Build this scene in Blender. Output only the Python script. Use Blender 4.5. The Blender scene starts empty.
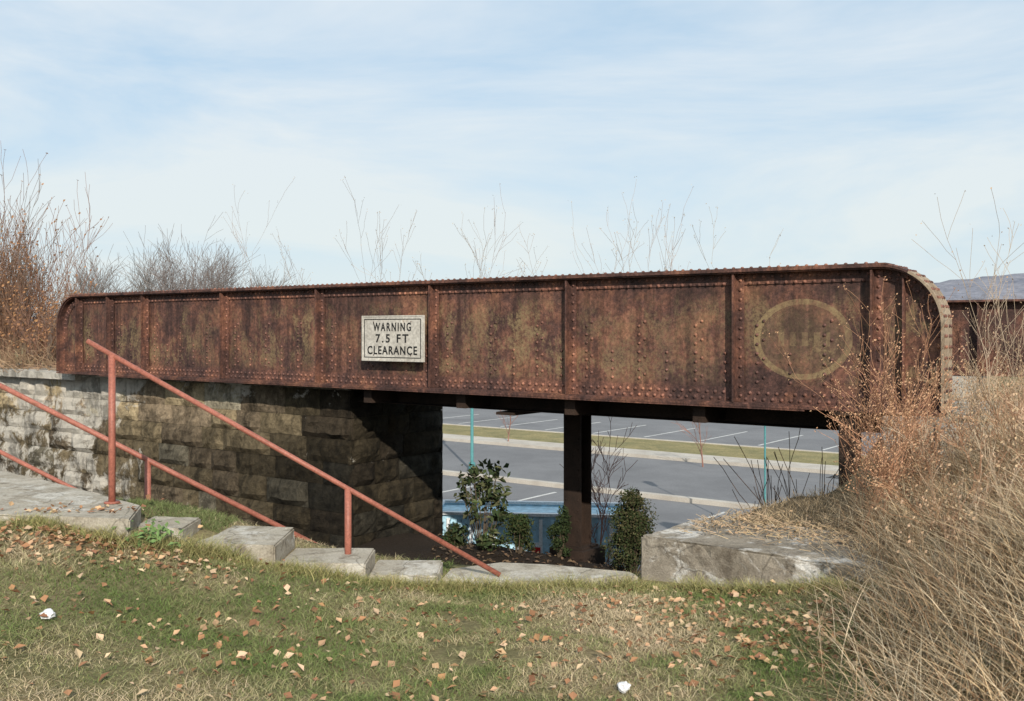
import bpy, bmesh, math, random
import numpy as np
from mathutils import Vector, Matrix, noise
R=random.Random(7); NR=np.random.default_rng(7)
sc=bpy.context.scene
CA,SA=.801,.598
OX,OY=3.69,10.3
def loc2w(l,p): return OX+CA*l+SA*p, OY-SA*l+CA*p
def sm(a,b,x): 
    t=np.clip((x-a)/(b-a),0,1); return t*t*(3-2*t)
# ---------------------------------------------------------------- materials
class NT:
    def __init__(s,m): s.t=m.node_tree; s.n=s.t.nodes; s.l=s.t.links
    def add(s,ty,**k):
        n=s.n.new(ty)
        for a,b in k.items(): setattr(n,a,b)
        return n
    def link(s,a,b): s.l.new(a,b)
def newmat(name,rough=.85,spec=.3,metal=0):
    m=bpy.data.materials.new(name); m.use_nodes=True
    t=NT(m); b=t.n['Principled BSDF']; b.inputs['Roughness'].default_value=rough
    b.inputs['Specular IOR Level'].default_value=spec; b.inputs['Metallic'].default_value=metal
    return m,t,b
def c4(c): return (c[0],c[1],c[2],1)
def ramp(t,stops):
    r=t.add('ShaderNodeValToRGB'); e=r.color_ramp.elements
    while len(e)<len(stops): e.new(.5)
    for el,(p,c) in zip(e,stops): el.position=p; el.color=c4(c) if not isinstance(c,(int,float)) else (c,c,c,1)
    return r
def tnoise(t,co,scale,detail=6,rough=.6,dist=0,map=None):
    n=t.add('ShaderNodeTexNoise'); n.inputs['Scale'].default_value=scale; n.inputs['Detail'].default_value=min(detail,6)
    n.inputs['Roughness'].default_value=rough; n.inputs['Distortion'].default_value=dist
    if map:
        mp=t.add('ShaderNodeMapping'); mp.inputs['Scale'].default_value=map; t.link(co,mp.inputs['Vector']); co=mp.outputs['Vector']
    t.link(co,n.inputs['Vector']); return n.outputs['Fac']
def mix(t,f,a,b,blend='MIX'):
    m=t.add('ShaderNodeMix',data_type='RGBA',blend_type=blend)
    for sock,v in ((m.inputs[0],f),(m.inputs[6],a),(m.inputs[7],b)):
        if hasattr(v,'is_output'): t.link(v,sock)
        elif isinstance(v,(int,float)): sock.default_value=v if sock==m.inputs[0] else (v,v,v,1)
        else: sock.default_value=c4(v)
    return m.outputs[2]
def mth(t,op,a,b_=None):
    k=t.add('ShaderNodeMath',operation=op)
    for i,v in enumerate((a,b_)):
        if v is None: continue
        if hasattr(v,'is_output'): t.link(v,k.inputs[i])
        else: k.inputs[i].default_value=v
    return k.outputs[0]
def maprange(t,src,a,b,c,d):
    mr=t.add('ShaderNodeMapRange'); mr.interpolation_type='SMOOTHSTEP'
    for i,v in ((1,a),(2,b),(3,c),(4,d)): mr.inputs[i].default_value=v
    t.link(src,mr.inputs[0]); return mr.outputs[0]
def bump(t,b,h,st=.4,d=.02):
    n=t.add('ShaderNodeBump'); n.inputs['Strength'].default_value=st; n.inputs['Distance'].default_value=d
    t.link(h,n.inputs['Height']); t.link(n.outputs['Normal'],b.inputs['Normal'])
def noisy(name,c1,c2,scale=4,rough=.9,bs=.4,bd=.01,c3=None,fine=40,spec=.2):
    m,t,b=newmat(name,rough,spec); co=t.add('ShaderNodeTexCoord').outputs['Object']
    n=tnoise(t,co,scale,6,.65,.3); n2=tnoise(t,co,fine,4,.7)
    st=[(.32,c1),(.62,c2)]
    if c3: st.append((.74,c3))
    r=ramp(t,st); t.link(n,r.inputs['Fac'])
    r2=ramp(t,[(.3,.65),(.7,1.2)]); t.link(n2,r2.inputs['Fac'])
    o=mix(t,1.0,r.outputs['Color'],r2.outputs['Color'],'MULTIPLY'); t.link(o,b.inputs['Base Color'])
    bump(t,b,n2,bs,bd); return m
def concmat(name,c1,c2,stain,white,wt=.53):
    m,t,b=newmat(name,.93,.15); co=t.add('ShaderNodeTexCoord').outputs['Object']
    n=tnoise(t,co,2.5,6,.7,.2); r=ramp(t,[(.35,c1),(.65,c2)]); t.link(n,r.inputs['Fac'])
    nw=tnoise(t,co,1.7,6,.75,.5,map=(1,1,1.6)); rw=ramp(t,[(wt,0),(wt+.07,.85)]); t.link(nw,rw.inputs['Fac'])
    o=mix(t,rw.outputs['Color'],r.outputs['Color'],white)
    nd=tnoise(t,co,6,6,.75,.4); rd=ramp(t,[(.5,0),(.66,.8)]); t.link(nd,rd.inputs['Fac']); o=mix(t,rd.outputs['Color'],o,stain)
    nf=tnoise(t,co,70,5,.7); rf=ramp(t,[(.3,.7),(.7,1.2)]); t.link(nf,rf.inputs['Fac']); o=mix(t,1.,o,rf.outputs['Color'],'MULTIPLY')
    v=t.add('ShaderNodeTexVoronoi'); v.feature='DISTANCE_TO_EDGE'; v.inputs['Scale'].default_value=1.6
    wp=t.add('ShaderNodeMixRGB'); wp.inputs[0].default_value=.12; t.link(co,wp.inputs[1]); nn=t.add('ShaderNodeTexNoise'); nn.inputs['Scale'].default_value=5; t.link(co,nn.inputs['Vector']); t.link(nn.outputs['Color'],wp.inputs[2]); t.link(wp.outputs[0],v.inputs['Vector'])
    rv=ramp(t,[(.0,.35),(.012,1)]); t.link(v.outputs['Distance'],rv.inputs['Fac']); o=mix(t,.7,o,rv.outputs['Color'],'MULTIPLY')
    t.link(o,b.inputs['Base Color']); h=mth(t,'ADD',nd,mth(t,'MULTIPLY',nf,.35)); bump(t,b,h,.8,.02); return m
def rustmat(name,ghost=True,k=1.0):
    m,t,b=newmat(name,.7,.35); co=t.add('ShaderNodeTexCoord').outputs['Object']
    n=tnoise(t,co,1.9,6,.72,.25); r=ramp(t,[(.34,(.040*k,.021*k,.018*k)),(.46,(.076*k,.037*k,.029*k)),(.56,(.135*k,.060*k,.040*k)),(.68,(.20*k,.095*k,.055*k))]); t.link(n,r.inputs['Fac'])
    nf=tnoise(t,co,22,6,.8,.2); rf=ramp(t,[(.34,.45),(.5,.95),(.66,1.7)]); t.link(nf,rf.inputs['Fac'])
    o=mix(t,1.0,r.outputs['Color'],rf.outputs['Color'],'MULTIPLY')
    ns=tnoise(t,co,1.0,6,.7,.1,map=(11,11,.7)); rs=ramp(t,[(.38,.45),(.6,1.25)]); t.link(ns,rs.inputs['Fac'])
    o=mix(t,.75,o,rs.outputs['Color'],'MULTIPLY')
    if ghost:
        ng=tnoise(t,co,2.8,6,.82,.25,map=(1,1,.6)); rg=ramp(t,[(.47,0),(.56,.85)]); t.link(ng,rg.inputs['Fac'])
        ng2=tnoise(t,co,.6,2,.5,0); rg2=ramp(t,[(.4,.35),(.58,1)]); t.link(ng2,rg2.inputs['Fac'])
        nh=tnoise(t,co,26,6,.8); rh=ramp(t,[(.41,.12),(.56,1)]); t.link(nh,rh.inputs['Fac'])
        sp=t.add('ShaderNodeSeparateXYZ'); t.link(co,sp.inputs[0])
        m1=maprange(t,sp.outputs['Z'],1.75,2.1,1,.05); m2_=maprange(t,sp.outputs['Z'],.92,1.1,.05,1)
        f=mth(t,'MULTIPLY',mth(t,'MULTIPLY',mth(t,'MULTIPLY',rg.outputs['Color'],rg2.outputs['Color']),m1),mth(t,'MULTIPLY',m2_,rh.outputs['Color']))
        dx=mth(t,'SUBTRACT',sp.outputs['X'],-.78); dz=mth(t,'SUBTRACT',sp.outputs['Z'],1.50)
        dxs=mth(t,'MULTIPLY',dx,.80)
        rr=mth(t,'SQRT',mth(t,'ADD',mth(t,'MULTIPLY',dxs,dxs),mth(t,'MULTIPLY',dz,dz)))
        ring=mth(t,'LESS_THAN',mth(t,'ABSOLUTE',mth(t,'SUBTRACT',rr,.41)),.03)
        inner=mth(t,'MULTIPLY',mth(t,'LESS_THAN',rr,.38),.3)
        bars=mth(t,'LESS_THAN',mth(t,'ABSOLUTE',dz),.075); bx=mth(t,'LESS_THAN',mth(t,'FRACT',mth(t,'MULTIPLY',dx,7.5)),.5); lim=mth(t,'LESS_THAN',mth(t,'ABSOLUTE',dx),.31)
        let=mth(t,'MULTIPLY',mth(t,'MULTIPLY',bars,bx),mth(t,'MULTIPLY',lim,.7))
        wear=ramp(t,[(.38,.35),(.54,1)]); t.link(ng,wear.inputs['Fac'])
        rh2=ramp(t,[(.34,.25),(.52,1)]); t.link(nh,rh2.inputs['Fac'])
        ring=mth(t,'MULTIPLY',mth(t,'MAXIMUM',mth(t,'MAXIMUM',ring,inner),let),mth(t,'MULTIPLY',rh2.outputs['Color'],wear.outputs['Color']))
        f=mth(t,'MAXIMUM',f,ring)
        o=mix(t,f,o,(.24,.172,.088))
    t.link(o,b.inputs['Base Color']); bump(t,b,nf,.5,.008); return m
def attrmat(name,rough=.85,trans=0.0):
    m,t,b=newmat(name,rough,.12); a=t.add('ShaderNodeAttribute',attribute_name='Col')
    t.link(a.outputs['Color'],b.inputs['Base Color'])
    return m
# ---------------------------------------------------------------- mesh builder
class MB:
    def __init__(s): s.v=[];s.f=[];s.c=[];s.m=[]
    def add(s,vs,fs,col=(1,1,1),mi=0):
        o=len(s.v); s.v.extend([tuple(v) for v in vs]); s.c.extend([col]*len(vs))
        for f in fs: s.f.append(tuple(i+o for i in f)); s.m.append(mi)
    def box(s,x0,x1,y0,y1,z0,z1,mi=0,col=(1,1,1)):
        s.add([(x0,y0,z0),(x1,y0,z0),(x1,y1,z0),(x0,y1,z0),(x0,y0,z1),(x1,y0,z1),(x1,y1,z1),(x0,y1,z1)],
          [(3,2,1,0),(4,5,6,7),(0,1,5,4),(1,2,6,5),(2,3,7,6),(3,0,4,7)],col,mi)
    def tube(s,p,q,r0,r1,n=3,col=(1,1,1),cap=False,mi=0):
        p=Vector(p);q=Vector(q);d=(q-p)
        if d.length<1e-5: return
        d.normalize(); a=d.orthogonal().normalized(); b=d.cross(a)
        vs=[p+(a*math.cos(2*math.pi*i/n)+b*math.sin(2*math.pi*i/n))*r0 for i in range(n)]+[q+(a*math.cos(2*math.pi*i/n)+b*math.sin(2*math.pi*i/n))*r1 for i in range(n)]
        fs=[(i,(i+1)%n,n+(i+1)%n,n+i) for i in range(n)]
        if cap: fs+= [tuple(range(n))[::-1],tuple(range(n,2*n))]
        s.add(vs,fs,col,mi)
    def leaf(s,p,size,col,asp=.5,mi=0,nrm=None):
        d=Vector((R.gauss(0,1),R.gauss(0,1),R.gauss(0,1))).normalized(); a=d.orthogonal().normalized(); p=Vector(p)
        if nrm: 
            d=(Vector(nrm)+d*.6).normalized(); a=d.cross(Vector((R.gauss(0,1),R.gauss(0,1),R.gauss(0,1)))).normalized()
        b=d.cross(a)
        s.add([p-a*size*.5,p+b*size*asp*.5+d*size*.12,p+a*size*.5,p-b*size*asp*.5+d*size*.12],[(0,1,2,3)],col,mi)
    def dome(s,c,nrm,r,mi=0):
        c=Vector(c);nrm=Vector(nrm).normalized();a=nrm.orthogonal().normalized();b=nrm.cross(a)
        vs=[];n=7
        for rr,h in ((1,0),(.8,.55)):
            vs+=[c+(a*math.cos(2*math.pi*i/n)+b*math.sin(2*math.pi*i/n))*r*rr+nrm*h*r for i in range(n)]
        vs.append(c+nrm*r*.85)
        fs=[(i,(i+1)%n,n+(i+1)%n,n+i) for i in range(n)]+[(n+i,n+(i+1)%n,2*n) for i in range(n)]
        s.add(vs,fs,(1,1,1),mi)
    def obj(s,name,mats,parent=None,smooth=False):
        me=bpy.data.meshes.new(name); me.from_pydata(s.v,[],s.f)
        ca=me.color_attributes.new('Col','FLOAT_COLOR','POINT')
        arr=np.ones((len(s.v),4),dtype=np.float32); arr[:,:3]=np.array(s.c,dtype=np.float32).reshape(-1,3); ca.data.foreach_set('color',arr.ravel())
        if not isinstance(mats,(list,tuple)): mats=[mats]
        for m in mats: me.materials.append(m)
        me.polygons.foreach_set('material_index',s.m)
        if smooth: me.polygons.foreach_set('use_smooth',[True]*len(s.f))
        me.update(); o=bpy.data.objects.new(name,me); sc.collection.objects.link(o)
        if parent: o.parent=parent
        return o
def empty(name,loc=(0,0,0),rz=0):
    e=bpy.data.objects.new(name,None); e.location=loc; e.rotation_euler=(0,0,rz); e.empty_display_size=.2; sc.collection.objects.link(e); return e
ROT=math.atan2(-SA,CA)
def fastmesh(name,verts,loops,starts,totals,cols,mat):
    me=bpy.data.meshes.new(name); me.vertices.add(len(verts)); me.vertices.foreach_set('co',verts.astype(np.float32).ravel())
    me.loops.add(len(loops)); me.loops.foreach_set('vertex_index',loops.astype(np.int32))
    me.polygons.add(len(starts)); me.polygons.foreach_set('loop_start',starts.astype(np.int32)); me.polygons.foreach_set('loop_total',totals.astype(np.int32))
    me.update(calc_edges=True); me.validate()
    ca=me.color_attributes.new('Col','FLOAT_COLOR','POINT'); a=np.ones((len(verts),4),dtype=np.float32); a[:,:3]=cols; ca.data.foreach_set('color',a.ravel())
    me.materials.append(mat); o=bpy.data.objects.new(name,me); sc.collection.objects.link(o); return o
def blades(name,x,y,z,h,w,lean,cols,mat,nseg=3):
    N=len(x); az=NR.uniform(0,2*np.pi,N); la=NR.uniform(0,2*np.pi,N)
    wx,wy=np.cos(az),np.sin(az); lx,ly=np.cos(la)*lean*h,np.sin(la)*lean*h
    V=[]
    for k in range(nseg+1):
        t=k/nseg; cx=x+lx*t**1.8; cy=y+ly*t**1.8; cz=z+h*(t-.25*t*t*np.minimum(lean,1.6))
        ww=w*(1-t**1.5)*.5
        if k<nseg:
            V.append(np.stack([cx-wx*ww,cy-wy*ww,cz],1)); V.append(np.stack([cx+wx*ww,cy+wy*ww,cz],1))
        else: V.append(np.stack([cx,cy,cz],1))
    nv=2*nseg+1; verts=np.stack(V,1).reshape(-1,3)
    base=(np.arange(N)*nv)[:,None]; lp=[];tot=[]
    for k in range(nseg-1): lp+= [2*k,2*k+1,2*k+3,2*k+2]; tot.append(4)
    lp+=[2*(nseg-1),2*(nseg-1)+1,2*nseg]; tot.append(3)
    loops=(base+np.array(lp)[None,:]).ravel(); st=np.concatenate([[0],np.cumsum(tot)[:-1]])
    starts=((np.arange(N)*sum(tot))[:,None]+st[None,:]).ravel(); totals=np.tile(tot,N)
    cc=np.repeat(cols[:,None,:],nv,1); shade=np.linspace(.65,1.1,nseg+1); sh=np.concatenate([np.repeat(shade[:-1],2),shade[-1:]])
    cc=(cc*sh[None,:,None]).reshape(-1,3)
    return fastmesh(name,verts,loops,starts,totals,cc,mat)
_g=NR.random((64,64))
def vn(x,y,s):
    x=np.asarray(x)*s+100.3;y=np.asarray(y)*s+57.7; xi=np.floor(x).astype(int);yi=np.floor(y).astype(int);fx=x-xi;fy=y-yi
    fx=fx*fx*(3-2*fx);fy=fy*fy*(3-2*fy)
    g=lambda a,b:_g[a%64,b%64]
    return (g(xi,yi)*(1-fx)+g(xi+1,yi)*fx)*(1-fy)+(g(xi,yi+1)*(1-fx)+g(xi+1,yi+1)*fx)*fy
# ---------------------------------------------------------------- terrain
LOT=-3.2
def masks(x,y):
    l=(x-OX)*CA-(y-OY)*SA; s=-l; p=(x-OX)*SA+(y-OY)*CA
    E=np.interp(x,[-5.4,-4.4,-3.2,-2.2,1.2],[9.8,8.55,8.35,8.45,8.45])
    ml=1-sm(0,.16,y-E)
    mb=(1-sm(.72,.86,s))*(1-sm(-.2,1.6,p))*sm(-3.2,-3.0,p)
    m2=(1-sm(-.2,.6,s))*sm(-.5,.3,p)*(1-sm(9,14,p))
    return s,p,ml,mb,m2
def ground(x,y):
    x=np.asarray(x,float);y=np.asarray(y,float)
    s,p,ml,mb,m2=masks(x,y)
    low=-1.75+(LOT+1.75)*sm(1.7,3.1,p)+(vn(x,y,1.3)-.5)*.12*(1-sm(2.6,3.6,p))
    d=x-.33*y; mound=.72*sm(.0,1.5,d)*sm(1.5,4.5,y)
    f=np.interp(x,[-6,-4,-3,-2.5,-2,-1.4,-.8,0,1,1.6,2.2,3],[.22,.2,.15,.05,-.10,-.255,-.36,-.42,-.47,-.38,-.27,-.2])
    lawn=f*np.clip((y-3)/4.8,0,1)+(vn(x,y,.9)-.5)*.07+(vn(x,y,3.1)-.5)*.03
    bank=-.16+(vn(x,y,2)-.5)*.05
    hb=lawn*(1-mb*sm(-3.25,-3.0,p))+bank*mb*sm(-3.25,-3.0,p)
    up=hb+mound
    U=np.maximum(ml,mb)
    z=low*(1-U)+up*U
    z2=.62+(vn(x,y,.7)-.5)*.15
    z=z*(1-m2)+np.maximum(z,z2)*m2
    return z
xs=np.unique(np.concatenate([-np.geomspace(9,3000,26)[::-1],np.arange(-9,9,.09),np.geomspace(9,3000,26)]))
ys=np.unique(np.concatenate([-np.geomspace(1,800,14)[::-1],np.arange(-1,2.5,.4),np.arange(2.5,17,.09),np.arange(17,24,.4),np.geomspace(24,4000,28)]))
X,Y=np.meshgrid(xs,ys); Z=ground(X,Y); nx,ny=len(xs),len(ys)
verts=np.stack([X,Y,Z],-1).reshape(-1,3)
i=np.arange(ny-1)[:,None]*nx+np.arange(nx-1)[None,:]; q=np.stack([i,i+1,i+1+nx,i+nx],-1).reshape(-1)
s_,p_,ml_,mb_,m2_=masks(X,Y)
n1=vn(X,Y,1.1);n2=vn(X,Y,4.3)
green=np.array([.12,.125,.05]);straw=np.array([.26,.195,.115]);mulch=np.array([.032,.024,.018]);dirt=np.array([.18,.135,.09])
k=np.clip(n1*.7+n2*.5-.1,0,1)[...,None]; lawnc=green*(1-k)+straw*k
U=np.maximum(np.maximum(ml_,mb_),m2_)[...,None]
lowc=mulch*np.ones_like(lawnc); fp=sm(3,5,p_)[...,None]; lowc=lowc*(1-fp)+(green*.5+straw*.5)*fp
col=lowc*(1-U)+lawnc*U; mb3=(mb_*sm(-3.2,-2.5,p_))[...,None]*.8; col=col*(1-mb3)+dirt*mb3
gm,t,b=newmat('soil_and_grass',.95,.1); a=t.add('ShaderNodeAttribute',attribute_name='Col'); co=t.add('ShaderNodeTexCoord').outputs['Object']
n=tnoise(t,co,30,6,.75); r=ramp(t,[(.3,.5),(.7,1.5)]); t.link(n,r.inputs['Fac']); o=mix(t,1.0,a.outputs['Color'],r.outputs['Color'],'MULTIPLY'); t.link(o,b.inputs['Base Color']); bump(t,b,n,.7,.03)
nf=len(q)//4
fastmesh('ground',verts,q,np.arange(nf)*4,np.full(nf,4),col.reshape(-1,3),gm)
def gz(x,y): return float(ground(x,y))
# ---------------------------------------------------------------- roads etc (bridge-aligned frame)
asph=noisy('asphalt',(.16,.16,.165),(.21,.21,.215),.4,.9,.2,.005,fine=60)
conc_l=noisy('kerb_concrete',(.40,.36,.31),(.52,.48,.42),1.5,.9,.2,.005)
paint=noisy('road_paint',(.42,.42,.40),(.6,.6,.58),3,.8,.1,.002)
grassfar=noisy('verge_grass',(.18,.17,.08),(.30,.25,.12),1.0,.95,.6,.05,fine=12)
def strip(name,l0,l1,p0,p1,z,h,mat):
    e=empty(name,(OX,OY,0),ROT); m=MB(); m.box(l0,l1,p0,p1,z-.3,z+h); m.obj('surface',mat,e); return e
strip('parking_lot',-70,90,3.6,14.7,LOT,.004,asph)
strip('road',-150,150,14.95,22.5,LOT,.008,asph)
strip('kerb',-150,150,14.7,14.95,LOT,.13,conc_l)
strip('kerb',-150,150,22.5,22.7,LOT,.13,conc_l)
strip('sidewalk',-150,150,22.7,23.9,LOT,.12,conc_l)
strip('grass_verge',-150,150,23.9,27.4,LOT,.10,grassfar)
strip('kerb',-150,150,27.4,27.6,LOT,.13,conc_l)
strip('parking_lot',-110,110,27.6,62,LOT,.004,asph)
e=empty('parking_stall_markings',(OX,OY,0),ROT); m=MB()
for k in range(-20,24):
    m.box(k*2.7,k*2.7+.10,9.0,14.0,LOT-.05,LOT+.008)
    m.box(k*2.7,k*2.7+.10,29.,34.0,LOT-.05,LOT+.008)
    m.box(k*2.7,k*2.7+.10,40,50.0,LOT-.05,LOT+.008)
m.box(-54,65,45,45.11,LOT-.05,LOT+.0095)
m.obj('lines',paint,e)
e=empty('storm_drain_grate',(OX,OY,0),ROT); m=MB(); gdk=noisy('cast_iron',(.02,.02,.02),(.04,.04,.04),9)
for k in range(7): m.box(-8+k*.13,-7.93+k*.13,21.7,22.4,LOT-.02,LOT+.02)
m.box(-8.05,-7.1,21.65,21.7,LOT-.02,LOT+.02); m.box(-8.05,-7.1,22.4,22.45,LOT-.02,LOT+.02); m.obj('grate',gdk,e)
# ---------------------------------------------------------------- bridge
rust=rustmat('rusted_painted_steel'); rust2=rustmat('rusted_steel_plain',False,1.1); rivm=rustmat('rusted_rivets',False,1.8)
endm=noisy('pale_rusted_flange',(.22,.155,.10),(.36,.29,.21),3,.8,.6,.006,c3=(.14,.07,.04),fine=30)
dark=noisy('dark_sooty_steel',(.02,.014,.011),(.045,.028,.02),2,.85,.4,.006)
br=empty('plate_girder_bridge',(OX,OY,0),ROT)
ZT,ZB=2.26,.76; LL=-15.85; RR=.62
def girder(parent,P,name,LR,W=.35,riv=True):
    def outline():
        pts=[(LR,ZB+.02),(LR,1.1),(LR,1.4)]
        for k in range(17):
            a=k/16*math.pi/2; pts.append((LR-RR+RR*math.cos(a),ZT-RR+RR*math.sin(a)))
        x=LR-RR; n=24
        for k in range(1,n): pts.append((x+(LL+RR-x)*k/n,ZT))
        for k in range(13):
            a=math.pi/2+k/12*math.pi/2; pts.append((LL+RR+RR*math.cos(a),ZT-RR+RR*math.sin(a)))
        return pts+[(LL,1.2),(LL,ZB+.02)]
    OUT=outline()
    def onorm(i):
        a=OUT[max(i-1,0)];b=OUT[min(i+1,len(OUT)-1)]; d=Vector((b[0]-a[0],b[1]-a[1])).normalized(); return Vector((d.y,-d.x))
    def ribbon(m,off0,off1,p0,p1,endmat=False):
        vs=[]
        for i,(l,z) in enumerate(OUT):
            n=onorm(i)
            for off,p in ((off0,p0),(off1,p0),(off1,p1),(off0,p1)): vs.append((l-n.x*off,p,z-n.y*off))
        o=len(m.v); m.v.extend(vs); m.c.extend([(1,1,1)]*len(vs))
        for i in range(len(OUT)-1):
            for k in range(4):
                m.f.append(tuple(o+j for j in (4*i+k,4*i+(k+1)%4,4*i+4+(k+1)%4,4*i+4+k))); m.m.append(1 if endmat and i<14 else 0)
        for f in ((0,1,2,3),(4*len(OUT)-1,4*len(OUT)-2,4*len(OUT)-3,4*len(OUT)-4)): m.f.append(tuple(o+j for j in f)); m.m.append(0)
    m=MB(); vs=[(l,P+.15,z) for l,z in OUT]+[(l,P+.165,z) for l,z in OUT]; n=len(OUT)
    m.add(vs,[tuple(range(n)),tuple(range(n,2*n))[::-1]]); m.obj(name+'_web',rust,parent)
    m=MB(); ribbon(m,-.012,.012,P,P+W,True)
    ribbon(m,.013,.15,P+.134,P+.149); ribbon(m,.013,.03,P+.03,P+.133)
    m.box(LL+.4,LR-.55,P+.008,P+W-.008,ZT+.0125,ZT+.03)
    m.box(LL-.01,LR+.01,P,P+W,ZB-.012,ZB+.014)
    m.box(LL+1.5,LR-1.4,P+.006,P+W-.006,ZB-.032,ZB-.013)
    m.box(LL+.03,LR-.03,P+.132,P+.149,ZB+.015,ZB+.19); m.box(LL+.03,LR-.03,P+.03,P+.131,ZB+.015,ZB+.03)
    m.obj(name+'_flanges',[rust2,endm],parent)
    m=MB(); rv=MB()
    sp=[0.0,-1.53,-3.78,-6.07,-8.39,-10.72,-13.0,-14.13,-15.2]
    for j,l in enumerate(sp):
        if l>LR-.1: continue
        m.box(l-.009,l+.009,P+.02,P+.149,ZB+.032,ZT-.04); m.box(l+.010,l+.095,P+.116,P+.131,ZB+.032,ZT-.04)
        for k in range(13):
            z=ZB+.1+k*(ZT-ZB-.2)/12; rv.dome((l+.055,P+.115,z),(0,-1,0),.020)
    m.box(LR-.4,LR-.386,P+.06,P+.149,ZB+.032,ZT-.13)
    m.obj(name+'_stiffeners',rust2,parent)
    if not riv: return
    l=LL+.15
    while l<LR-.08:
        for dz in ((.065,.135)):
            rv.dome((l+(.05 if dz>.1 else 0),P+.131,ZB+dz),(0,-1,0),.022)
            if LL+.55<l<LR-.6: rv.dome((l+(.05 if dz>.1 else 0),P+.133,ZT-dz),(0,-1,0),.022)
        if LL+.5<l<LR-.55:
            rv.dome((l,P+.04,ZT+.03),(0,0,1),.021); rv.dome((l,P+W-.04,ZT+.03),(0,0,1),.021)
        l+=.105
    for cx,sg in ((LR-RR,1),(LL+RR,-1)):
        for k in range(11):
            a=k/10*math.pi/2; ca,sa=math.cos(a)*sg,math.sin(a)
            for pp in (.05,.12,W-.12,W-.05): rv.dome((cx+(RR+.012)*ca,P+pp,ZT-RR+(RR+.012)*sa),(ca,0,sa),.019)
            for dd in (.065,.115): rv.dome((cx+(RR-dd)*ca,P+.133,ZT-RR+(RR-dd)*sa),(0,-1,0),.019)
        for k in range(7):
            z=ZB+.12+k*.11
            for pp in (.05,.12,W-.12,W-.05): rv.dome(((LR+.012) if sg>0 else (LL-.012),P+pp,z),(sg,0,0),.019)
            rv.dome((cx+sg*(RR-.065),P+.133,z),(0,-1,0),.019)
    for a,b_ in zip(sp[:-1],sp[1:]):
        w=a-b_; nC=max(2,int(round(w/.36)))
        for c in range(nC):
            lc=b_+(c+.62)*w/nC
            if lc>a-.1: continue
            tall_=(c%2==0)
            for k in range(7 if tall_ else 4):
                z=1.02+k*.105
                rv.dome((lc,P+.149,z),(0,-1,0),.020)
                if k%2==0 and tall_: rv.dome((lc+.08,P+.149,z+.05),(0,-1,0),.020)
    rv.obj(name+'_rivets',rivm,parent,True)
girder(br,0,'near_girder',.7); girder(br,2.3,'far_girder',-.6,.31,False)
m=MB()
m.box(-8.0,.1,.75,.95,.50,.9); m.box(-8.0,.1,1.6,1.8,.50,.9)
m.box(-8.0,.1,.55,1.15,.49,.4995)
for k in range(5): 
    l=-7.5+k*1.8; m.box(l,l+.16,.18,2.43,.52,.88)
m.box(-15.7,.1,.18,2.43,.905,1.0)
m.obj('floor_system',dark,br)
ballast=noisy('ballast_gravel',(.08,.07,.06),(.2,.18,.15),25,.95,.9,.03)
m=MB(); m.box(-15.65,.05,.2,2.42,1.001,1.12); m.obj('ballast_bed',ballast,br)
def column(l,p,z0,z1,w,name,mat,ped=.35):
    m=MB(); m.box(l-w/2,l+w/2,p-w/2,p-w/2+.025,z0,z1); m.box(l-w/2,l+w/2,p+w/2-.025,p+w/2,z0,z1); m.box(l-.012,l+.012,p-w/2+.025,p+w/2-.025,z0,z1)
    m.box(l-w*.75,l+w*.75,p-w*.75,p+w*.75,z0-.03,z0); m.box(l-w*.75,l+w*.75,p-w*.75,p+w*.75,z1,z1+.03)
    m.box(l-w*1.0,l+w*1.0,p-w*1.0,p+w*1.0,z0-ped,z0-.031)
    for k in range(int((z1-z0)/.15)):
        z=z0+.08+k*.15
        for dx in (-w*.35,w*.35): m.dome((l+dx,p-w/2,z),(0,-1,0),.015)
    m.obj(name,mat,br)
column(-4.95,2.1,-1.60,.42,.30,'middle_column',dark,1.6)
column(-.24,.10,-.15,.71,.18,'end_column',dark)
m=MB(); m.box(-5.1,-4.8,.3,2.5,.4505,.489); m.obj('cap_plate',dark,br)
b2=empty('distant_plate_girder',(OX,OY,0),ROT); m=MB(); m.box(-1.5,16,5,5.03,1.0,2.0); m.box(-1.52,16,4.86,5.17,2.0,2.03); m.box(-1.52,16,4.86,5.17,.95,1.0)
for k in range(12): m.box(-1.5+k*1.5,-1.48+k*1.5,4.88,4.999,1.001,1.999)
m.obj('girder_plates',rust2,b2); m=MB(); m.box(-1.0,0,4.6,5.5,-1.5,.94); m.box(9,10,4.6,5.5,-1.5,.94); m.obj('bearing_blocks',conc_l,b2)
# ---------------------------------------------------------------- sign
sg=empty('clearance_warning_sign',(OX,OY,0),ROT)
swh=noisy('weathered_white_sign_paint',(.40,.37,.32),(.55,.52,.46),3,.6,.1,.002,c3=(.34,.25,.17),fine=25); blk=noisy('black_sign_paint',(.015,.015,.015),(.03,.03,.03),5,.6,.1,.001)
L0,L1,S0,S1=-7.31,-6.14,1.17,1.79
m=MB(); m.box(L0,L1,-.03,-.012,S0,S1,0)
f=.018
m.box(L0-f,L1+f,-.036,.0,S1,S1+f,0); m.box(L0-f,L1+f,-.036,.0,S0-f,S0,0); m.box(L0-f,L0,-.036,.0,S0,S1,0); m.box(L1,L1+f,-.036,.0,S0,S1,0)
bw=.012;g=.03
m.box(L0+g,L1-g,-.033,-.0302,S1-g-bw,S1-g,1);m.box(L0+g,L1-g,-.033,-.0302,S0+g,S0+g+bw,1);m.box(L0+g,L0+g+bw,-.033,-.0302,S0+g+bw,S1-g-bw,1);m.box(L1-g-bw,L1-g,-.033,-.0302,S0+g+bw,S1-g-bw,1)
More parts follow.
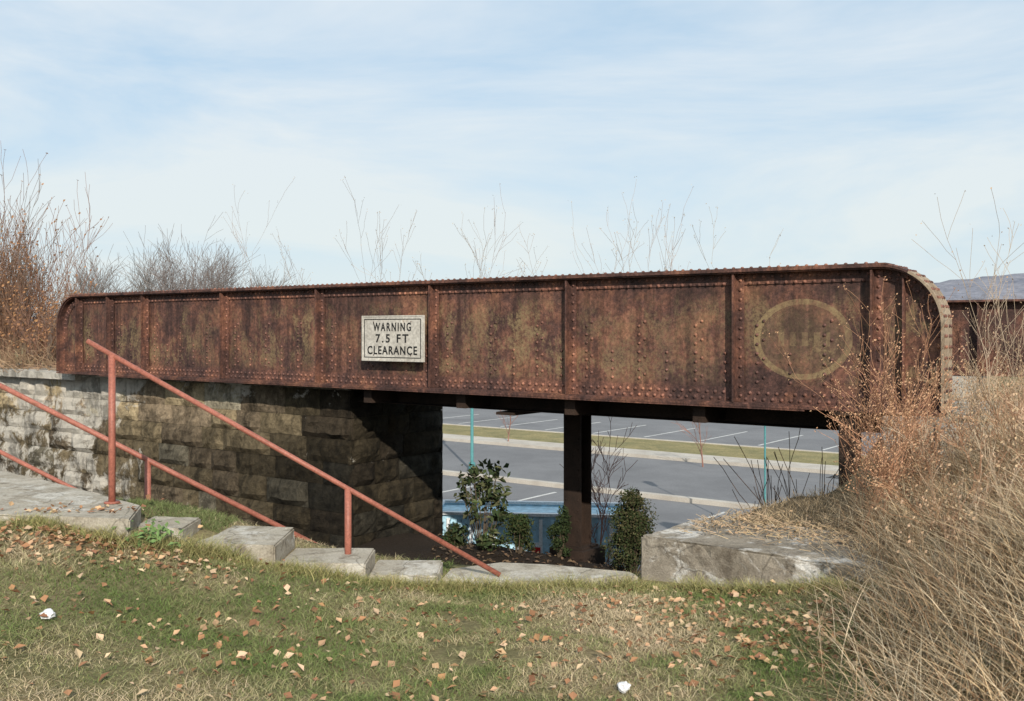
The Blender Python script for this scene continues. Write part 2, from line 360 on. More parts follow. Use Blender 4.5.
m.box(L0+.2,L0+.24,-.0119,.149,S0+.1,S0+.5,2); m.box(L1-.24,L1-.2,-.0119,.149,S0+.1,S0+.5,2)
for (xx,zz) in ((L0+.22,S0+.545),(L1-.22,S0+.545),(L0+.22,S0+.068),(L1-.22,S0+.068)): m.dome((xx,-.0302,zz),(0,-1,0),.010,2)
m.obj('panel',[swh,blk,rust2],sg)
for txt,zc,w in (('WARNING',1.645,.74),('7.5 FT',1.48,.64),('CLEARANCE',1.31,.97)):
    cu=bpy.data.curves.new('text','FONT'); cu.body=txt; cu.size=.17; cu.extrude=.002; cu.align_x='CENTER'; cu.align_y='CENTER'; cu.space_character=1.35 if len(txt)<9 else 1.2; cu.offset=.003
    o=bpy.data.objects.new('tmp',cu); sc.collection.objects.link(o); bpy.context.view_layer.update()
    me=bpy.data.meshes.new_from_object(o.evaluated_get(bpy.context.evaluated_depsgraph_get())); bpy.data.objects.remove(o)
    xsz=[v.co.x for v in me.vertices]; ww=max(xsz)-min(xsz); cx=(max(xsz)+min(xsz))/2; ysz=[v.co.y for v in me.vertices]; cy=(max(ysz)+min(ysz))/2; hh=max(ysz)-min(ysz)
    o=bpy.data.objects.new('lettering_'+txt.split()[0].lower().replace('.','_'),me); sc.collection.objects.link(o); me.materials.append(blk)
    for v in me.vertices: v.co.x=(v.co.x-cx)*w/ww; v.co.y=(v.co.y-cy)*.122/hh
    o.parent=sg; o.rotation_euler=(math.radians(90),0,0); o.location=((L0+L1)/2,-.0335,zc)
# ---------------------------------------------------------------- stone abutment wall
stm,t,b=newmat('coursed_stone',.92,.15); a=t.add('ShaderNodeAttribute',attribute_name='Col'); co=t.add('ShaderNodeTexCoord').outputs['Object']
n=tnoise(t,co,7,6,.78,.3); r=ramp(t,[(.32,.4),(.68,1.5)]); t.link(n,r.inputs['Fac']); o=mix(t,1.0,a.outputs['Color'],r.outputs['Color'],'MULTIPLY')
n3=tnoise(t,co,1.0,6,.75,.4); sp=t.add('ShaderNodeSeparateXYZ'); t.link(co,sp.inputs[0])
ad=mth(t,'ADD',n3,maprange(t,sp.outputs['X'],-12.5,-16.0,-.03,.16)); ad=mth(t,'ADD',ad,maprange(t,sp.outputs['Z'],.1,.6,-.06,.04))
r3=ramp(t,[(.56,0),(.62,.9)]); t.link(ad,r3.inputs['Fac']); o=mix(t,r3.outputs['Color'],o,(.56,.52,.45))
n4=tnoise(t,co,1.6,6,.78,.3,map=(1.6,1.6,.7)); r4=ramp(t,[(.40,.25),(.52,1)]); t.link(n4,r4.inputs['Fac']); o=mix(t,.7,o,r4.outputs['Color'],'MULTIPLY')
t.link(o,b.inputs['Base Color']); bump(t,b,n,1.0,.07)
ab=empty('stone_abutment_wall',(OX,OY,0),ROT)
m=MB(); joint=(.08,.068,.05)
m.box(-34,-8.16,.545,2.655,-3.4,.66,col=joint)
def stone(m,a0,a1,z0,z1,axis,face,sgn,c):
    dp=R.uniform(-.02,.05); g_=.004
    a0+=g_;a1-=g_;z0+=g_;z1-=g_
    J=lambda s_=.022:R.uniform(-s_,s_)
    nu=max(4,int((a1-a0)/.16)); nv=4; pts=[];
    for iu in range(nu+1):
        for iv in range(nv+1):
            u=a0+(a1-a0)*iu/nu; w=z0+(z1-z0)*iv/nv; ed=iu in(0,nu) or iv in (0,nv)
            if ed: pts.append((u+J(.006),w+J(.006),.018+J(.008)))
            else: pts.append((u+J(.015),w+J(.015),-.018-dp+J(.022)))
    nb=len(pts)
    pts+=[(a0,z0,.07),(a1,z0,.07),(a1,z1,.07),(a0,z1,.07)]
    vs=[(u,face+d*sgn,w) for u,w,d in pts] if axis=='l' else [(face+d*sgn,u,w) for u,w,d in pts]
    fs=[]; id_=lambda iu,iv:iu*(nv+1)+iv
    for iu in range(nu):
        for iv in range(nv): fs.append((id_(iu,iv),id_(iu+1,iv),id_(iu+1,iv+1),id_(iu,iv+1)))
    fs.append(tuple([id_(k,0) for k in range(nu+1)]+[nb+1,nb])); fs.append(tuple([id_(k,nv) for k in range(nu+1)]+[nb+2,nb+3]))
    fs.append(tuple([id_(0,k) for k in range(nv+1)]+[nb+3,nb])); fs.append(tuple([id_(nu,k) for k in range(nv+1)]+[nb+2,nb+1]))
    m.add(vs,fs,c)
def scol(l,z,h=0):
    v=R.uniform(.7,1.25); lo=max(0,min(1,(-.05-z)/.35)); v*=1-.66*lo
    v*=np.interp(l,[-12.5,-10,-8.3],[1,.5,.15])  # bridge shade put into the stone colour, deepening towards the abutment corner
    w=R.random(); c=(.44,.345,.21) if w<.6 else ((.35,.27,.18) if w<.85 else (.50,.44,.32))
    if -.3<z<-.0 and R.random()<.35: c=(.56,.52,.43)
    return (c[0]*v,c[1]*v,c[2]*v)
z=.66; hs=[.44,.34,.38,.36,.42,.35,.40,.40,.45,.5]
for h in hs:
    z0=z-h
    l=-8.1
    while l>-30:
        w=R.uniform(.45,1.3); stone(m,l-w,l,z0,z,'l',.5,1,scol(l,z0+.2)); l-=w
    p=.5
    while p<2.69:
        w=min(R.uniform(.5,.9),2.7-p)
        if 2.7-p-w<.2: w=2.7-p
        stone(m,p,p+w,z0,z,'p',-8.1,-1,tuple(k*.6 for k in scol(-8.1,.5))); p+=w  # end-face stones coloured darker still, painting the shadow under the bridge
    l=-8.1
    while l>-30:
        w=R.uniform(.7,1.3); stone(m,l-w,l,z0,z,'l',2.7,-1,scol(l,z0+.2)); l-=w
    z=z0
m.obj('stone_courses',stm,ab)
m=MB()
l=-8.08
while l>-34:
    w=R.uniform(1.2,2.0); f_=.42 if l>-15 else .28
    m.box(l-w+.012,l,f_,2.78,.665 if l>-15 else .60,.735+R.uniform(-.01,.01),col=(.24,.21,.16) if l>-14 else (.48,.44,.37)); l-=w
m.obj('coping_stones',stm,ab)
m=MB()
for k in range(2): m.box(-15.7,-15.1,.0+2.3*k,.34+2.3*k,.745,.7475,col=(.2,.1,.06))
m.obj('bearing_plates',rust2,ab)
conc=concmat('weathered_concrete',(.21,.18,.14),(.33,.29,.235),(.10,.08,.06),(.58,.56,.52),.52)
def rough_block(name,poly,z0,z1,mat,parent=None,cuts=5,amp=.012,bev=.02,low=1.0):
    bm=bmesh.new(); n=len(poly)
    vb=[bm.verts.new((x,y,z0)) for x,y in poly]; vt=[bm.verts.new((x,y,z1)) for x,y in poly]
    bm.faces.new(vb[::-1]); bm.faces.new(vt)
    for i in range(n): bm.faces.new((vb[i],vb[(i+1)%n],vt[(i+1)%n],vt[i]))
    bmesh.ops.bevel(bm,geom=bm.edges[:],offset=bev,segments=2,affect='EDGES')
    bmesh.ops.triangulate(bm,faces=[f for f in bm.faces if len(f.verts)>4])
    for it in range(cuts):
        ed=[e for e in bm.edges if e.calc_length()>.09]
        if not ed: break
        bmesh.ops.subdivide_edges(bm,edges=ed,cuts=1); bmesh.ops.triangulate(bm,faces=[f for f in bm.faces if len(f.verts)>4])
    bm.normal_update()
    for v in bm.verts:
        v.co+=v.normal*(noise.noise(v.co*2.2)*amp*low+noise.noise(v.co*14)*amp*.5)
        e_=noise.noise(v.co*5+Vector((3,1,7)))
        if z1-.06<v.co.z<z1-.0005 and e_>.12: v.co-=v.normal*e_*amp*2.2
    me=bpy.data.meshes.new(name); bm.to_mesh(me); bm.free(); me.materials.append(mat)
    o=bpy.data.objects.new(name,me); sc.collection.objects.link(o)
    if parent: o.parent=parent
    return o
P=lambda l,p: loc2w(l,p)
o=rough_block('concrete_abutment_slab',[P(-.86,-3.26),P(-.2,-3.28),P(1.3,-3.3),P(1.3,-2.1),P(.3,-2.15),P(-.5,-2.2),P(-.82,-2.25)],-.75,-.085,conc,amp=.014,bev=.018,cuts=6)
rough_block('concrete_retaining_wall',[(3.72,8.75),(5.6,8.1),(5.75,8.5),(3.85,9.15)],-.2,.76,conc,amp=.012,bev=.02)
rough_block('bridge_seat_block',[P(.15,-.15),P(1.2,-.15),P(1.2,2.8),P(.15,2.8)],-.9,.735,conc,amp=.01)
# ---------------------------------------------------------------- stairs
conc2=concmat('step_concrete',(.34,.30,.235),(.45,.41,.34),(.17,.14,.10),(.55,.52,.46),.56)
st=empty('concrete_stairs')
rough_block('landing',[(-9,7.35),(-3.74,7.35),(-2.72,7.12),(-2.86,7.72),(-4.2,9.0),(-4.95,9.64),(-9,9.64)],-.1,.25,conc2,st,amp=.004,bev=.012)
def blk4(name,x0,x1,y0,y1,z,th=.22,tw=0):
    rough_block(name,[(x0,y0+tw),(x1,y0),(x1,y1),(x0,y1+tw)],z-th,z,conc2,st,amp=.004,cuts=4,bev=.012)
blk4('cheek_block_1',-2.84,-2.44,7.40,7.85,.13,.4,.08)
blk4('cheek_block_2',-2.43,-1.76,7.42,8.12,.0,.4,.10)
blk4('cheek_block_3',-1.755,-1.10,7.50,8.05,-.155,.4,.04)
blk4('cheek_block_4',-1.095,-.56,7.58,8.1,-.265,.4,.03)
rough_block('cheek_end_slab',[(-.555,7.82),(.2,7.72),(1.0,7.92),(.95,8.05),(.3,8.30),(-.1,8.38),(-.5,8.15)],-.7,-.345,conc2,st,amp=.005,bev=.012)
m=MB()
for k in range(12):
    x0=-4.3+k*.29; z1=.25-(k+1)*.167; m.box(x0,x0+.34,8.5,9.35,-2.2,z1)
m.box(-4.4,-.6,9.352,9.5,-2.2,-1.4)
m.obj('treads',conc2,st)
railm=noisy('salmon_red_rail_paint',(.26,.085,.055),(.36,.13,.09),6,.55,.3,.002,c3=(.16,.07,.04),fine=60,spec=.4)
ra=empty('handrail'); m=MB()
A0=Vector((-3.12,7.8,1.405)); A1=Vector((-.095,7.88,-.33)); dA=(A1-A0).normalized()
m.tube(A0-dA*.22,A1,.020,.020,12,cap=True)
m.tube((-3.12,7.8,.1),A0,.027,.027,12,cap=True)
q_=A0.lerp(A1,.606); m.tube((q_.x,q_.y,-.4),q_,.027,.027,12,cap=True)
m.tube((-3.12,7.8,.25),(-3.12,7.8,.262),.06,.06,12,cap=True)
m.obj('rail_and_posts',railm,ra,True)
rb=empty('handrail'); m=MB(); f_=lambda x:1.09-(x+4.71)*.505
m.tube((-6.2,9.2,f_(-6.2)),(-1.4,9.2,f_(-1.4)),.024,.024,12,cap=True)
m.tube((-6.2,9.2,f_(-6.2)-.61),(-1.4,9.2,f_(-1.4)-.61),.020,.020,12,cap=True)
for x in (-6.2,-3.35,-1.4): m.tube((x,9.2,f_(x)-1.45),(x,9.2,f_(x)),.028,.028,12,cap=True)
m.obj('rails_and_posts',railm,rb,True)
# ---------------------------------------------------------------- vegetation
leafm=attrmat('plant_leaves',.7); twig=attrmat('bare_twigs',.9); grassm=attrmat('grass_blades',.8)
def grow(B,p,d,L,r,depth,col,spread=.7,upb=.05,nseg=4,prob=.9,tips=None,minr=.0025):
    p=Vector(p);d=Vector(d).normalized()
    for k in range(nseg):
        d=(d+Vector((R.gauss(0,.1),R.gauss(0,.1),R.gauss(0,.07)+upb))).normalized(); q=p+d*L/nseg
        r1=max(minr,r*(1-(k+1)/nseg*.75)); r0=max(minr,r*(1-k/nseg*.75))
        B.tube(p,q,r0,r1,3 if r<.02 else 5,col); p=q
        if depth>0:
            for c in range(2):
                if R.random()<prob*.75:
                    a=Vector((R.gauss(0,1),R.gauss(0,1),R.gauss(0,.5))); dd=(d+a.normalized()*spread).normalized()
                    grow(B,p,dd,L*R.uniform(.4,.62),r1*.65,depth-1,col,spread,upb,max(2,nseg-1),prob,tips,minr)
    if tips is not None: tips.append(p.copy())
def jit(c,a=.2): 
    k=R.uniform(1-a,1+a); return (c[0]*k,c[1]*k*R.uniform(.95,1.05),c[2]*k)
def at(px,yd): return (px-512)/1000*yd
for i in range(40):
    s=R.uniform(18.2,24); p=R.uniform(.8,2.3)
    big=(i<9); H=R.uniform(.9,1.3)+.28*(s-18.2)
    if big: s=R.uniform(20.0,22.8); H=R.uniform(2.3,3.1)
    x,y=loc2w(-s,p); B=MB(); tips=[]
    col=jit((.26,.15,.10) if R.random()<.65 else (.22,.165,.13))
    for k in range(R.randint(4,6)):
        grow(B,(x+R.uniform(-.4,.4),y+R.uniform(-.3,.3),.65),(R.gauss(0,.12),R.gauss(0,.12),1),H*R.uniform(.5,1),.012,2,col,.5,.08,5,.8,tips,.004)
    for t2 in tips:
        if R.random()<.4: B.leaf(t2,.08,jit((.32,.17,.085)),.6)
    B.obj('bare_shrub',twig)
for i in range(18):
    s=R.uniform(16.0,24); x,y=loc2w(-s,R.uniform(.4,1.4)); B=MB()
    for k in range(16):
        grow(B,(x+R.uniform(-.5,.5),y+R.uniform(-.3,.3),.7),(R.gauss(0,.7),R.gauss(0,.7),.7),R.uniform(.3,.8),.007,1,jit((.34,.23,.145)),.7,-.08,4,.6,None,.004)
    B.obj('dry_bramble',twig)
def crown_tree(px,Yd,top,wpx):
    X_=at(px,Yd); zt=1.6+(330-top)/1000*Yd; rad=wpx/1000*Yd*.5; H=zt-LOT; B=MB(); cc=jit((.22,.185,.17),.1)
    B.tube((X_,Yd,LOT-.2),(X_,Yd,LOT+H*.42),.2,.14,6,cc); c0=Vector((X_,Yd,LOT+H*.4))
    for k in range(95):
        a=R.uniform(0,6.28); el=math.asin(R.uniform(-.1,1)); tgt=c0+Vector((math.cos(a)*math.cos(el)*rad,math.sin(a)*math.cos(el)*rad,math.sin(el)*(zt-c0.z)))
        d=(tgt-c0); grow(B,c0,d,d.length*.76,.03,2,cc,.55,-.01,5,.75,None,.010)
    B.obj('bare_tree',twig)
for a in ((150,75,256,66),(186,72,246,90),(216,78,256,54),(95,70,264,70),(262,80,276,50),(975,140,298,50),(1012,130,301,60)): crown_tree(*a)
for (px,top) in ((252,232),(265,254),(310,256),(363,226),(373,240),(398,254),(436,270),(464,248),(478,242),(492,264),(545,264),(600,234),(611,240),(625,250),(640,240),(655,248),(675,260),(752,236),(762,246),(520,270),(288,268)):
    u=(px-512)/1000; pp=R.uniform(.8,1.9)
    l=( (OX+SA*pp)-u*(OY+CA*pp) )/(-(CA)-u*SA); x,y=loc2w(l,pp); zt=1.6+(330-top)/1000*y; B=MB(); tips=[]
    H=(zt-1.1)*.86; col=jit((.38,.32,.27))
    grow(B,(x,y,1.1),(R.gauss(0,.05),R.gauss(0,.05),1),H,.005,2,col,.5,.06,7,.38,tips,.0021)
    for t2 in tips:
        for q in range(2): B.leaf(t2+Vector((R.gauss(0,.02),R.gauss(0,.02),R.gauss(0,.02))),.022,jit((.40,.34,.27)),.6)
    B.obj('tall_deck_weed',twig)
def shrub(name,x,y,zb,w,h,n,size,cols,asp=.5,lobes=9,dome=False,sp_=.28):
    B=MB(); cl=[]
    for k in range(lobes):
        a=R.uniform(0,6.28); hh=R.uniform(.10,.93); prof=(1-.6*max(0,hh-.4)) if not dome else math.sqrt(max(.05,1-(hh*1.02)**2)); rr=w*.5*math.sqrt(R.random())*prof*.85; cl.append((Vector((x+rr*math.cos(a),y+rr*math.sin(a),zb+h*hh)),R.uniform(.6,1.2)))
    for c,k in cl: B.tube((x,y,zb-.2),c,.016,.007,4,(.08,.06,.04))
    for k in range(n):
        c,kk=R.choice(cl); d=Vector((R.gauss(0,1),R.gauss(0,1),R.gauss(0,1.1))); d=d.normalized()*R.random()**.5*w*sp_*kk
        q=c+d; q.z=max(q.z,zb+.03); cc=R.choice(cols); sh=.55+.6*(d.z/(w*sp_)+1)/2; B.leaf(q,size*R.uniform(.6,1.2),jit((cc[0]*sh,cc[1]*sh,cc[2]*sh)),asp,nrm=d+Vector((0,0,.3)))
    B.obj(name,leafm)
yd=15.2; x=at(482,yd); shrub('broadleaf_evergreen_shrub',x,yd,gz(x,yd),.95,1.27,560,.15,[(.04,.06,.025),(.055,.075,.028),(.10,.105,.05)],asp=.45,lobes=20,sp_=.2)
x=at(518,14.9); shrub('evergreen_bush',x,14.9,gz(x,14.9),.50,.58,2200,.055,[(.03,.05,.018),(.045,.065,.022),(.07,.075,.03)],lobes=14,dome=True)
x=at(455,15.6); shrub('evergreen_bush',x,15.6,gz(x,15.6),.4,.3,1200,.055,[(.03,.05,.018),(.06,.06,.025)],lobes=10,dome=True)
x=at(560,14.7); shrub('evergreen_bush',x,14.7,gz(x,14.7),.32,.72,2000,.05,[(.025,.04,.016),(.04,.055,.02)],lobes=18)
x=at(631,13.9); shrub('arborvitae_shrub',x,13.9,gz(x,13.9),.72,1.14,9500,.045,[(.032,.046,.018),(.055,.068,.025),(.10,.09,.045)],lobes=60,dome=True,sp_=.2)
for (px,yd,H) in ((508,42,2.2),(703,35,2.0),(600,17,2.0),(607,17.5,1.7)):
    x=at(px,yd); B=MB(); grow(B,(x,yd,gz(x,yd)-.05),(0,0,1),H,.03,3,(.26,.14,.11),.6,.05,5,.7,None,.005); B.obj('young_bare_tree',twig)
for i in range(12):
    px=R.uniform(760,822); yd=R.uniform(11.8,13.6); x=at(px,yd); B=MB()
    for k in range(2): grow(B,(x,yd,gz(x,yd)-.05),(R.gauss(0,.18),R.gauss(0,.18),1),R.uniform(.9,1.7),.010,1,jit((.13,.085,.06)),.45,.05,5,.6,None,.005)
    B.obj('bare_sapling',twig)
# ---- lawn
x=NR.uniform(-6,4.2,270000); y=NR.uniform(3.6,8.6,270000)
s,p,ml,mb,m2=masks(x,y)
d=x-.33*y
patch=vn(x,y,1.5)*.5+vn(x,y,5)*.35+vn(x,y,13)*.3
keep=(ml>.97)&~((s<.95)&(p>-3.35))&(d<.95)&(patch>.34)&(np.abs(x)<.60*y+.4)
keep&=~((x<-2.72)&(y>7.33))&~((x>-2.85)&(x<-.55)&(y>7.56)&(y<8.1))&~((x>-.5)&(x<1.0)&(y>7.84))
x,y=x[keep],y[keep]; N=len(x); z=ground(x,y)-.005
gp=vn(x,y,1.0)*.6+vn(x,y,3.3)*.5+vn(x,y,9)*.25
g=(gp-.67)*1.9+.38+NR.normal(0,.2,N)+.10*sm(0,2.2,x)
c1=np.array([.135,.185,.055]);c2=np.array([.28,.27,.125]);c3=np.array([.54,.43,.28])
g=np.clip(g,0,1)[:,None]; cols=np.where(g<.5,c1+(c2-c1)*g*2,c2+(c3-c2)*(g-.5)*2)*NR.uniform(.65,1.3,(N,1))
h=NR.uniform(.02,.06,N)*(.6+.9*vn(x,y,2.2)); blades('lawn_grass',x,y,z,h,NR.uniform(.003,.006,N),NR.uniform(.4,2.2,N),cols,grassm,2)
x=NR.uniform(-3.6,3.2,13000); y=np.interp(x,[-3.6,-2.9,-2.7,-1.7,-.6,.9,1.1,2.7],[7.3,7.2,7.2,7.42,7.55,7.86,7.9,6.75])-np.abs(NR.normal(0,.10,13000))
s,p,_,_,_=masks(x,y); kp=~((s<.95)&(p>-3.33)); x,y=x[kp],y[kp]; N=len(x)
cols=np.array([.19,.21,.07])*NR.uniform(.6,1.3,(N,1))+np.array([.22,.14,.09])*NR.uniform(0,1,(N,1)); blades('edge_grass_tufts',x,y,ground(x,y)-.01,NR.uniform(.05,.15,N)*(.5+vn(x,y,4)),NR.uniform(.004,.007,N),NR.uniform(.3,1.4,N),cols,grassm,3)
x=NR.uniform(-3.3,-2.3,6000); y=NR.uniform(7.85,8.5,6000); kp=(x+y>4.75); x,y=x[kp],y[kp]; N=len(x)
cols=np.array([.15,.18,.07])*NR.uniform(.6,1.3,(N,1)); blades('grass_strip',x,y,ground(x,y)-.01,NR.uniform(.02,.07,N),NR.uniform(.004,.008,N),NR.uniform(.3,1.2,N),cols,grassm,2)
def tall(name,n,cond,hr,wr,base,var=.3,lean=(.3,1.3),box=(1.2,9,3.9,13)):
    x=NR.uniform(box[0],box[1],n); y=NR.uniform(box[2],box[3],n); kp=cond(x,y); x,y=x[kp],y[kp]; N=len(x)
    cols=np.array(base)[NR.integers(0,len(base),N)]*NR.uniform(1-var,1+var,(N,1))
    hh=NR.uniform(hr[0],hr[1],N)*(.6+.8*vn(x,y,1.7))
    return blades(name,x,y,ground(x,y)-.02,hh,NR.uniform(wr[0],wr[1],N),NR.uniform(lean[0],lean[1],N),cols,grassm,4)
straws=[(.56,.42,.265),(.46,.33,.19),(.35,.22,.125),(.62,.50,.34)]
def slabfree(x,y):
    s,p,_,_,_=masks(x,y); return (~((s<.9)&(s>-.75)&(p>-3.3)&(p<-2.1)) & ~((s<.9)&(s>-.1)&(p>-2.2)&(p<2.6))&~((s<.9)&(s>-1.25)&(p>-.2)&(p<2.85))) & ~((x>3.7)&(x<5.7)&(y>8.75-(x-3.7)*.342-.05)&(y<8.8-(x-3.7)*.342+.42))
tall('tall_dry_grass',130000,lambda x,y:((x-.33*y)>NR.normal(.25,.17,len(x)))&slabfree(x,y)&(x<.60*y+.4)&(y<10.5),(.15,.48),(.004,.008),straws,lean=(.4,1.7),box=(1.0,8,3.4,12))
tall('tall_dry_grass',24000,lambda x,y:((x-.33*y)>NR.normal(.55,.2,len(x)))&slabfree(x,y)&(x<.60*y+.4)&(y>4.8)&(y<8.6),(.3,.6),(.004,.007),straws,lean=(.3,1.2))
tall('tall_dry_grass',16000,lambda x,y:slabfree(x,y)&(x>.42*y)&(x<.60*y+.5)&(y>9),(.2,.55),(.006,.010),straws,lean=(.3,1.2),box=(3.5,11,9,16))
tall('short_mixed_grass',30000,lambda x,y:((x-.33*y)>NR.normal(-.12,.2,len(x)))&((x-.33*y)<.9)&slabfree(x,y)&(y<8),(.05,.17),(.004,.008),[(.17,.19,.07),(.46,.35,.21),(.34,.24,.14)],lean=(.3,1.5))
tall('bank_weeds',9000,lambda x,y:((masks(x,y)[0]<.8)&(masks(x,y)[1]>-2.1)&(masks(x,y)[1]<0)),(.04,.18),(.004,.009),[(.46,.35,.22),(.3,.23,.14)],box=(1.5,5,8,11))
def weedclump(x,y,n,H,col,name='dead_goldenrod',sp=.25,fluff=2,r=.005,ln=.33,fc=(.40,.28,.18),fs=.025):
    B=MB(); tips=[]
    zb=gz(x,y)-.03
    for k in range(n): grow(B,(x+R.gauss(0,sp*.5),y+R.gauss(0,sp*.5),zb),(R.gauss(0,ln),R.gauss(0,ln),1),H*R.uniform(.6,1.05),r,2,jit(col),.5,.02,6,.5,tips,.0018)
    for t2 in tips:
        for q in range(fluff): B.leaf(t2+Vector((R.gauss(0,.02),R.gauss(0,.02),R.gauss(0,.02))),fs,jit(fc),.6)
    B.obj(name,twig)
for px,yd,H,n in ((886,9.1,1.25,8),(893,8.8,1.25,8),(880,9.3,1.1,5),(906,8.9,.95,6),(890,8.0,.75,7),(884,8.4,.8,5),(925,8.6,.6,5),(903,8.3,.7,6)):
    weedclump(at(px,yd),yd,n,H,(.38,.205,.12),ln=.2,fc=(.44,.265,.16),fluff=4,fs=.022)
for i in range(30):
    yd=R.uniform(5,8.2); x=R.uniform(.33*yd+.55,.60*yd)
    weedclump(x,yd,R.randint(3,5),R.uniform(.35,.6),R.choice([(.40,.28,.18),(.45,.35,.24),(.30,.17,.10)]),'dry_weed',fluff=1)
for i in range(16):
    yd=R.uniform(8.8,12); px=R.uniform(965,1060); x=at(px,yd)
    weedclump(x,yd,R.randint(3,5),R.uniform(.4,.75),R.choice([(.40,.28,.18),(.45,.35,.24)]),'dry_weed',fluff=1)
for px,yd,H in ((1010,9,1.5),(1014,8.5,2.0),(1000,9.6,1.3)): weedclump(at(px,yd),yd,1,H,(.36,.28,.2),'tall_dry_stalk',fluff=1,ln=.06)
for i in range(9):
    yd=R.uniform(13,18); px=R.uniform(975,1120); x=at(px,yd); weedclump(x,yd,7,R.uniform(.7,1.1),(.36,.27,.19),'dry_brush',.6,r=.007)
B=MB()
for k in range(140):
    B.leaf((-2.62+R.gauss(0,.10),7.17+R.gauss(0,.05),gz(-2.6,7.2)+abs(R.gauss(.05,.06))),.06,jit((.13,.20,.07)),.5,nrm=(0,-.4,1))
B.obj('green_weed',leafm)
B=MB()
def leaves(n,cx,cy,sx,sy):
    for k in range(n):
        x=R.gauss(cx,sx);y=R.gauss(cy,sy)
        if y<3.8 or y>8.3: continue
        s,p,ml,_,_=masks(np.array(x),np.array(y))
        if (s<.95 and p>-3.3) or ml<.9: continue
        z=gz(x,y)+R.uniform(.012,.04)
        if -9<x<-2.75 and y>7.35: z=.262
        B.leaf((x,y,z),R.uniform(.025,.068),jit(R.choice([(.30,.16,.08),(.42,.27,.155),(.22,.11,.06),(.50,.36,.23)]),.25),.7,nrm=(0,0,.9))
leaves(800,-3.0,7.05,.55,.25); leaves(1300,0,6,2.2,1.3); leaves(650,1.9,6.0,.5,.5); leaves(260,1.3,7.2,.6,.3); leaves(140,-1.5,5,1,.7)
B.obj('fallen_leaves',leafm)
B=MB()
for k in range(520):
    l=R.uniform(-.7,.9); p=R.gauss(-2.35,.32)
    if p<-3.2: continue
    x,y=loc2w(l,p); a=R.uniform(0,6.28); L=R.uniform(.03,.16); B.tube((x,y,-.07),(x+L*math.cos(a),y+L*math.sin(a),-.065+R.random()*.05),.003,.002,3,jit((.40,.30,.19)))
    B.leaf((x+.1,y,-.06),.035,jit((.36,.25,.15)),.7,nrm=(0,0,1))
B.obj('plant_debris',twig)
B=MB()
for k in range(1800):
    x=R.uniform(-1.2,2.4);y=R.uniform(11,16.5); s,p,ml,mb,_=masks(np.array(x),np.array(y))
    if max(ml,mb)>.05: continue
    B.leaf((x,y,gz(x,y)+.02),R.uniform(.04,.1),jit(R.choice([(.09,.06,.04),(.15,.10,.06),(.055,.04,.03)]),.3),.6,nrm=(0,0,1))
B.obj('leaf_mulch',leafm)
lit=noisy('white_paper',(.6,.6,.6),(.75,.75,.75),6,.8)
for (x,y,r) in ((-2.5,5.38,.034),(.56,5.0,.034)):
    bm=bmesh.new(); bmesh.ops.create_icosphere(bm,subdivisions=3,radius=r)
    for v in bm.verts: v.co*=1+noise.noise(v.co*40+Vector((x,0,0)))*.7; v.co.z*=.65
    me=bpy.data.meshes.new('crumpled_paper_litter'); bm.to_mesh(me); bm.free(); me.materials.append(lit); o=bpy.data.objects.new('crumpled_paper_litter',me); o.location=(x,y,gz(x,y)+.035); sc.collection.objects.link(o)
blue=noisy('light_blue_paint',(.40,.64,.78),(.48,.71,.83),2,.5,.1,.003,fine=8); whi=noisy('off_white_paint',(.74,.78,.80),(.80,.82,.83),3,.6); red=noisy('red_paint',(.6,.03,.03),(.7,.05,.04),3,.6)
bc=empty('blue_dumpster_container',(at(532,18.3),18.3,LOT+.01),-.10); m=MB()
W,D,H=3.5,1.2,1.50
m.box(-W/2,W/2,-D/2,-D/2+.04,.12,H); m.box(-W/2,W/2,D/2-.04,D/2,.12,H); m.box(-W/2,-W/2+.04,-D/2+.04,D/2-.04,.12,H); m.box(W/2-.04,W/2,-D/2+.04,D/2-.04,.12,H); m.box(-W/2+.04,W/2-.04,-D/2+.04,D/2-.04,.12,H-.03)
for k in range(17):
    x=-W/2+.1+k*(W-.2)/16; m.box(x-.03,x+.03,-D/2-.05,-D/2-.001,.15,H-.06,1 if k%2 else 0)
m.box(-W/2-.05,W/2+.05,-D/2-.06,-D/2+.05,H+.001,H+.05,1); m.box(-W/2-.05,W/2+.05,D/2-.05,D/2+.06,H+.001,H+.05,1); m.box(-W/2-.05,-W/2+.05,-D/2+.05,D/2-.05,H+.001,H+.05,1); m.box(W/2-.05,W/2+.05,-D/2+.05,D/2-.05,H+.001,H+.05,1)
for k in range(2): m.box(-W/2+.2,W/2-.2,-D/2+.2+k*.7,-D/2+.35+k*.7,0,.119,0)
m.box(.06,.20,-D/2-.07,-D/2-.052,.84,.96,2); m.box(.06,.20,-D/2-.07,-D/2-.052,.961,1.04,1)
m.obj('body',[blue,whi,red],bc)
teal=noisy('teal_paint',(.08,.24,.25),(.11,.3,.31),4,.5)
for px,yd,H,w_ in ((472,34,5.0,.055),(765,23,4.6,.024)):
    lp=empty('street_lamp_post',(at(px,yd),yd,LOT)); m=MB(); m.tube((0,0,0),(0,0,.3),w_*2.2,w_*2,10,cap=True); m.tube((0,0,.3),(0,0,H-.4),w_,w_*.9,10); m.tube((0,0,H-.4),(0,0,H),.10,.16,8,cap=True); m.tube((0,0,H),(0,0,H+.12),.17,.03,8,cap=True); m.obj('post_and_lantern',teal,lp)
hm=noisy('hazed_wooded_hillside',(.16,.17,.21),(.25,.25,.28),.03,1,.0,.1,fine=.15)  # distance haze painted in as a pale bluish hill colour
hx=np.linspace(-1500,1800,260); m=MB(); rows=8; vs=[]
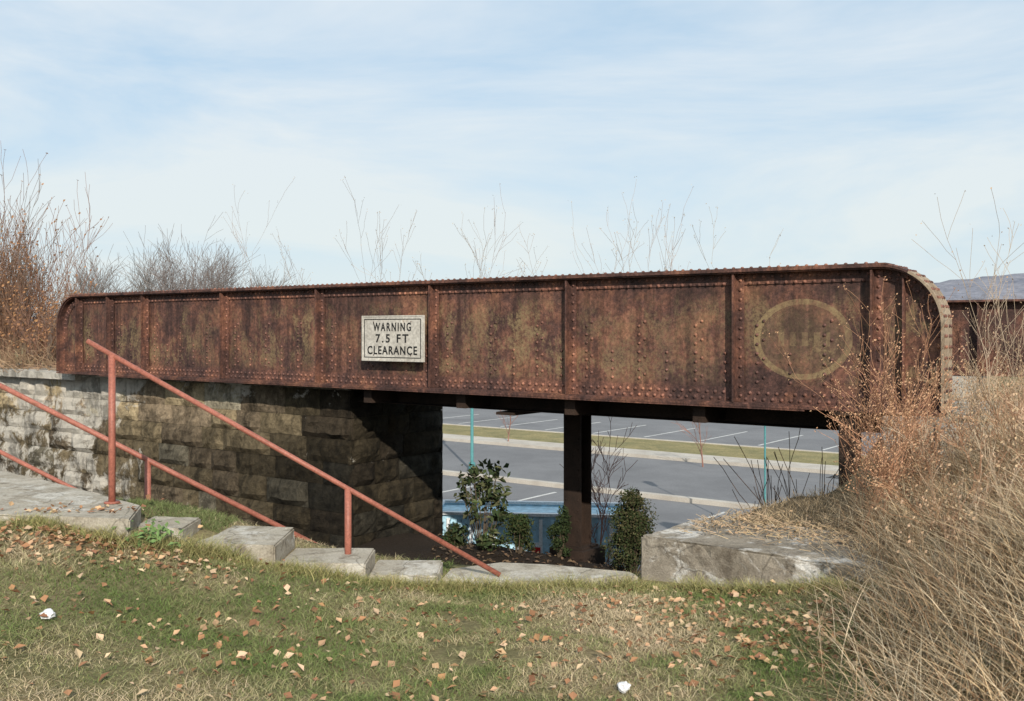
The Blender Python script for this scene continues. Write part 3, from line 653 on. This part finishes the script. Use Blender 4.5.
for j in range(rows):
    t_=j/(rows-1)
    for x in hx:
        top=20+52*math.exp(-((x-640)/330)**2)+14*math.exp(-((x-1300)/300)**2)+10*noise.noise(Vector((x*.004,1.3,0)))+3*noise.noise(Vector((x*.05,j,0)))
        vs.append((x,850+t_*350,LOT-1+top*math.sin(t_*math.pi/2)+(1.6*noise.noise(Vector((x*.3,j*3,0))))))
fs=[(j*260+i,j*260+i+1,(j+1)*260+i+1,(j+1)*260+i) for j in range(rows-1) for i in range(259)]
m.add(vs,fs); m.obj('hills',hm)
# ---------------------------------------------------------------- light, world, camera
EL=28; hdir=Vector((.18,-.98,0)).normalized(); ts=Vector((hdir.x*math.cos(math.radians(EL)),hdir.y*math.cos(math.radians(EL)),math.sin(math.radians(EL))))
su=bpy.data.lights.new('sun','SUN'); su.energy=5.0; su.angle=math.radians(.5); su.color=(1,.93,.82); so=bpy.data.objects.new('sun',su); so.rotation_euler=ts.to_track_quat('Z','Y').to_euler(); sc.collection.objects.link(so)
w=bpy.data.worlds.new('World'); sc.world=w; w.use_nodes=True; t=NT(w); bg=t.n['Background']; bg.inputs['Strength'].default_value=.13
sky=t.add('ShaderNodeTexSky'); sky.sky_type='NISHITA'; sky.sun_disc=False; sky.sun_elevation=math.radians(EL); sky.sun_rotation=math.atan2(hdir.x,hdir.y); sky.air_density=1.0; sky.dust_density=1.0
tc=t.add('ShaderNodeTexCoord').outputs['Generated']
n=tnoise(t,tc,1.8,6,.60,.45,map=(1.0,1.0,4.5)); r=ramp(t,[(.37,.05),(.62,.95)]); t.link(n,r.inputs['Fac'])
sp=t.add('ShaderNodeSeparateXYZ'); t.link(tc,sp.inputs[0])
mx_=mth(t,'MAXIMUM',r.outputs['Color'],maprange(t,sp.outputs['Z'],0,.18,.8,0))
clear=mix(t,.76,sky.outputs['Color'],(4.1,5.5,6.75))
cl=mix(t,maprange(t,sp.outputs['Z'],0,.3,0,1),(6.1,6.65,6.6),(6.0,6.55,7.0))
o=mix(t,mx_,clear,cl); t.link(o,bg.inputs['Color'])
cam=bpy.data.cameras.new('camera'); co=bpy.data.objects.new('camera',cam); sc.collection.objects.link(co); co.location=(0,0,1.6); co.rotation_euler=(math.radians(90),0,0)
cam.sensor_width=36; cam.lens=36*1000/1024; cam.shift_y=-20.5/1024; cam.clip_end=6000; cam.clip_start=.05; sc.camera=co
sc.view_settings.view_transform='Standard'; sc.view_settings.look='None'; sc.view_settings.exposure=0
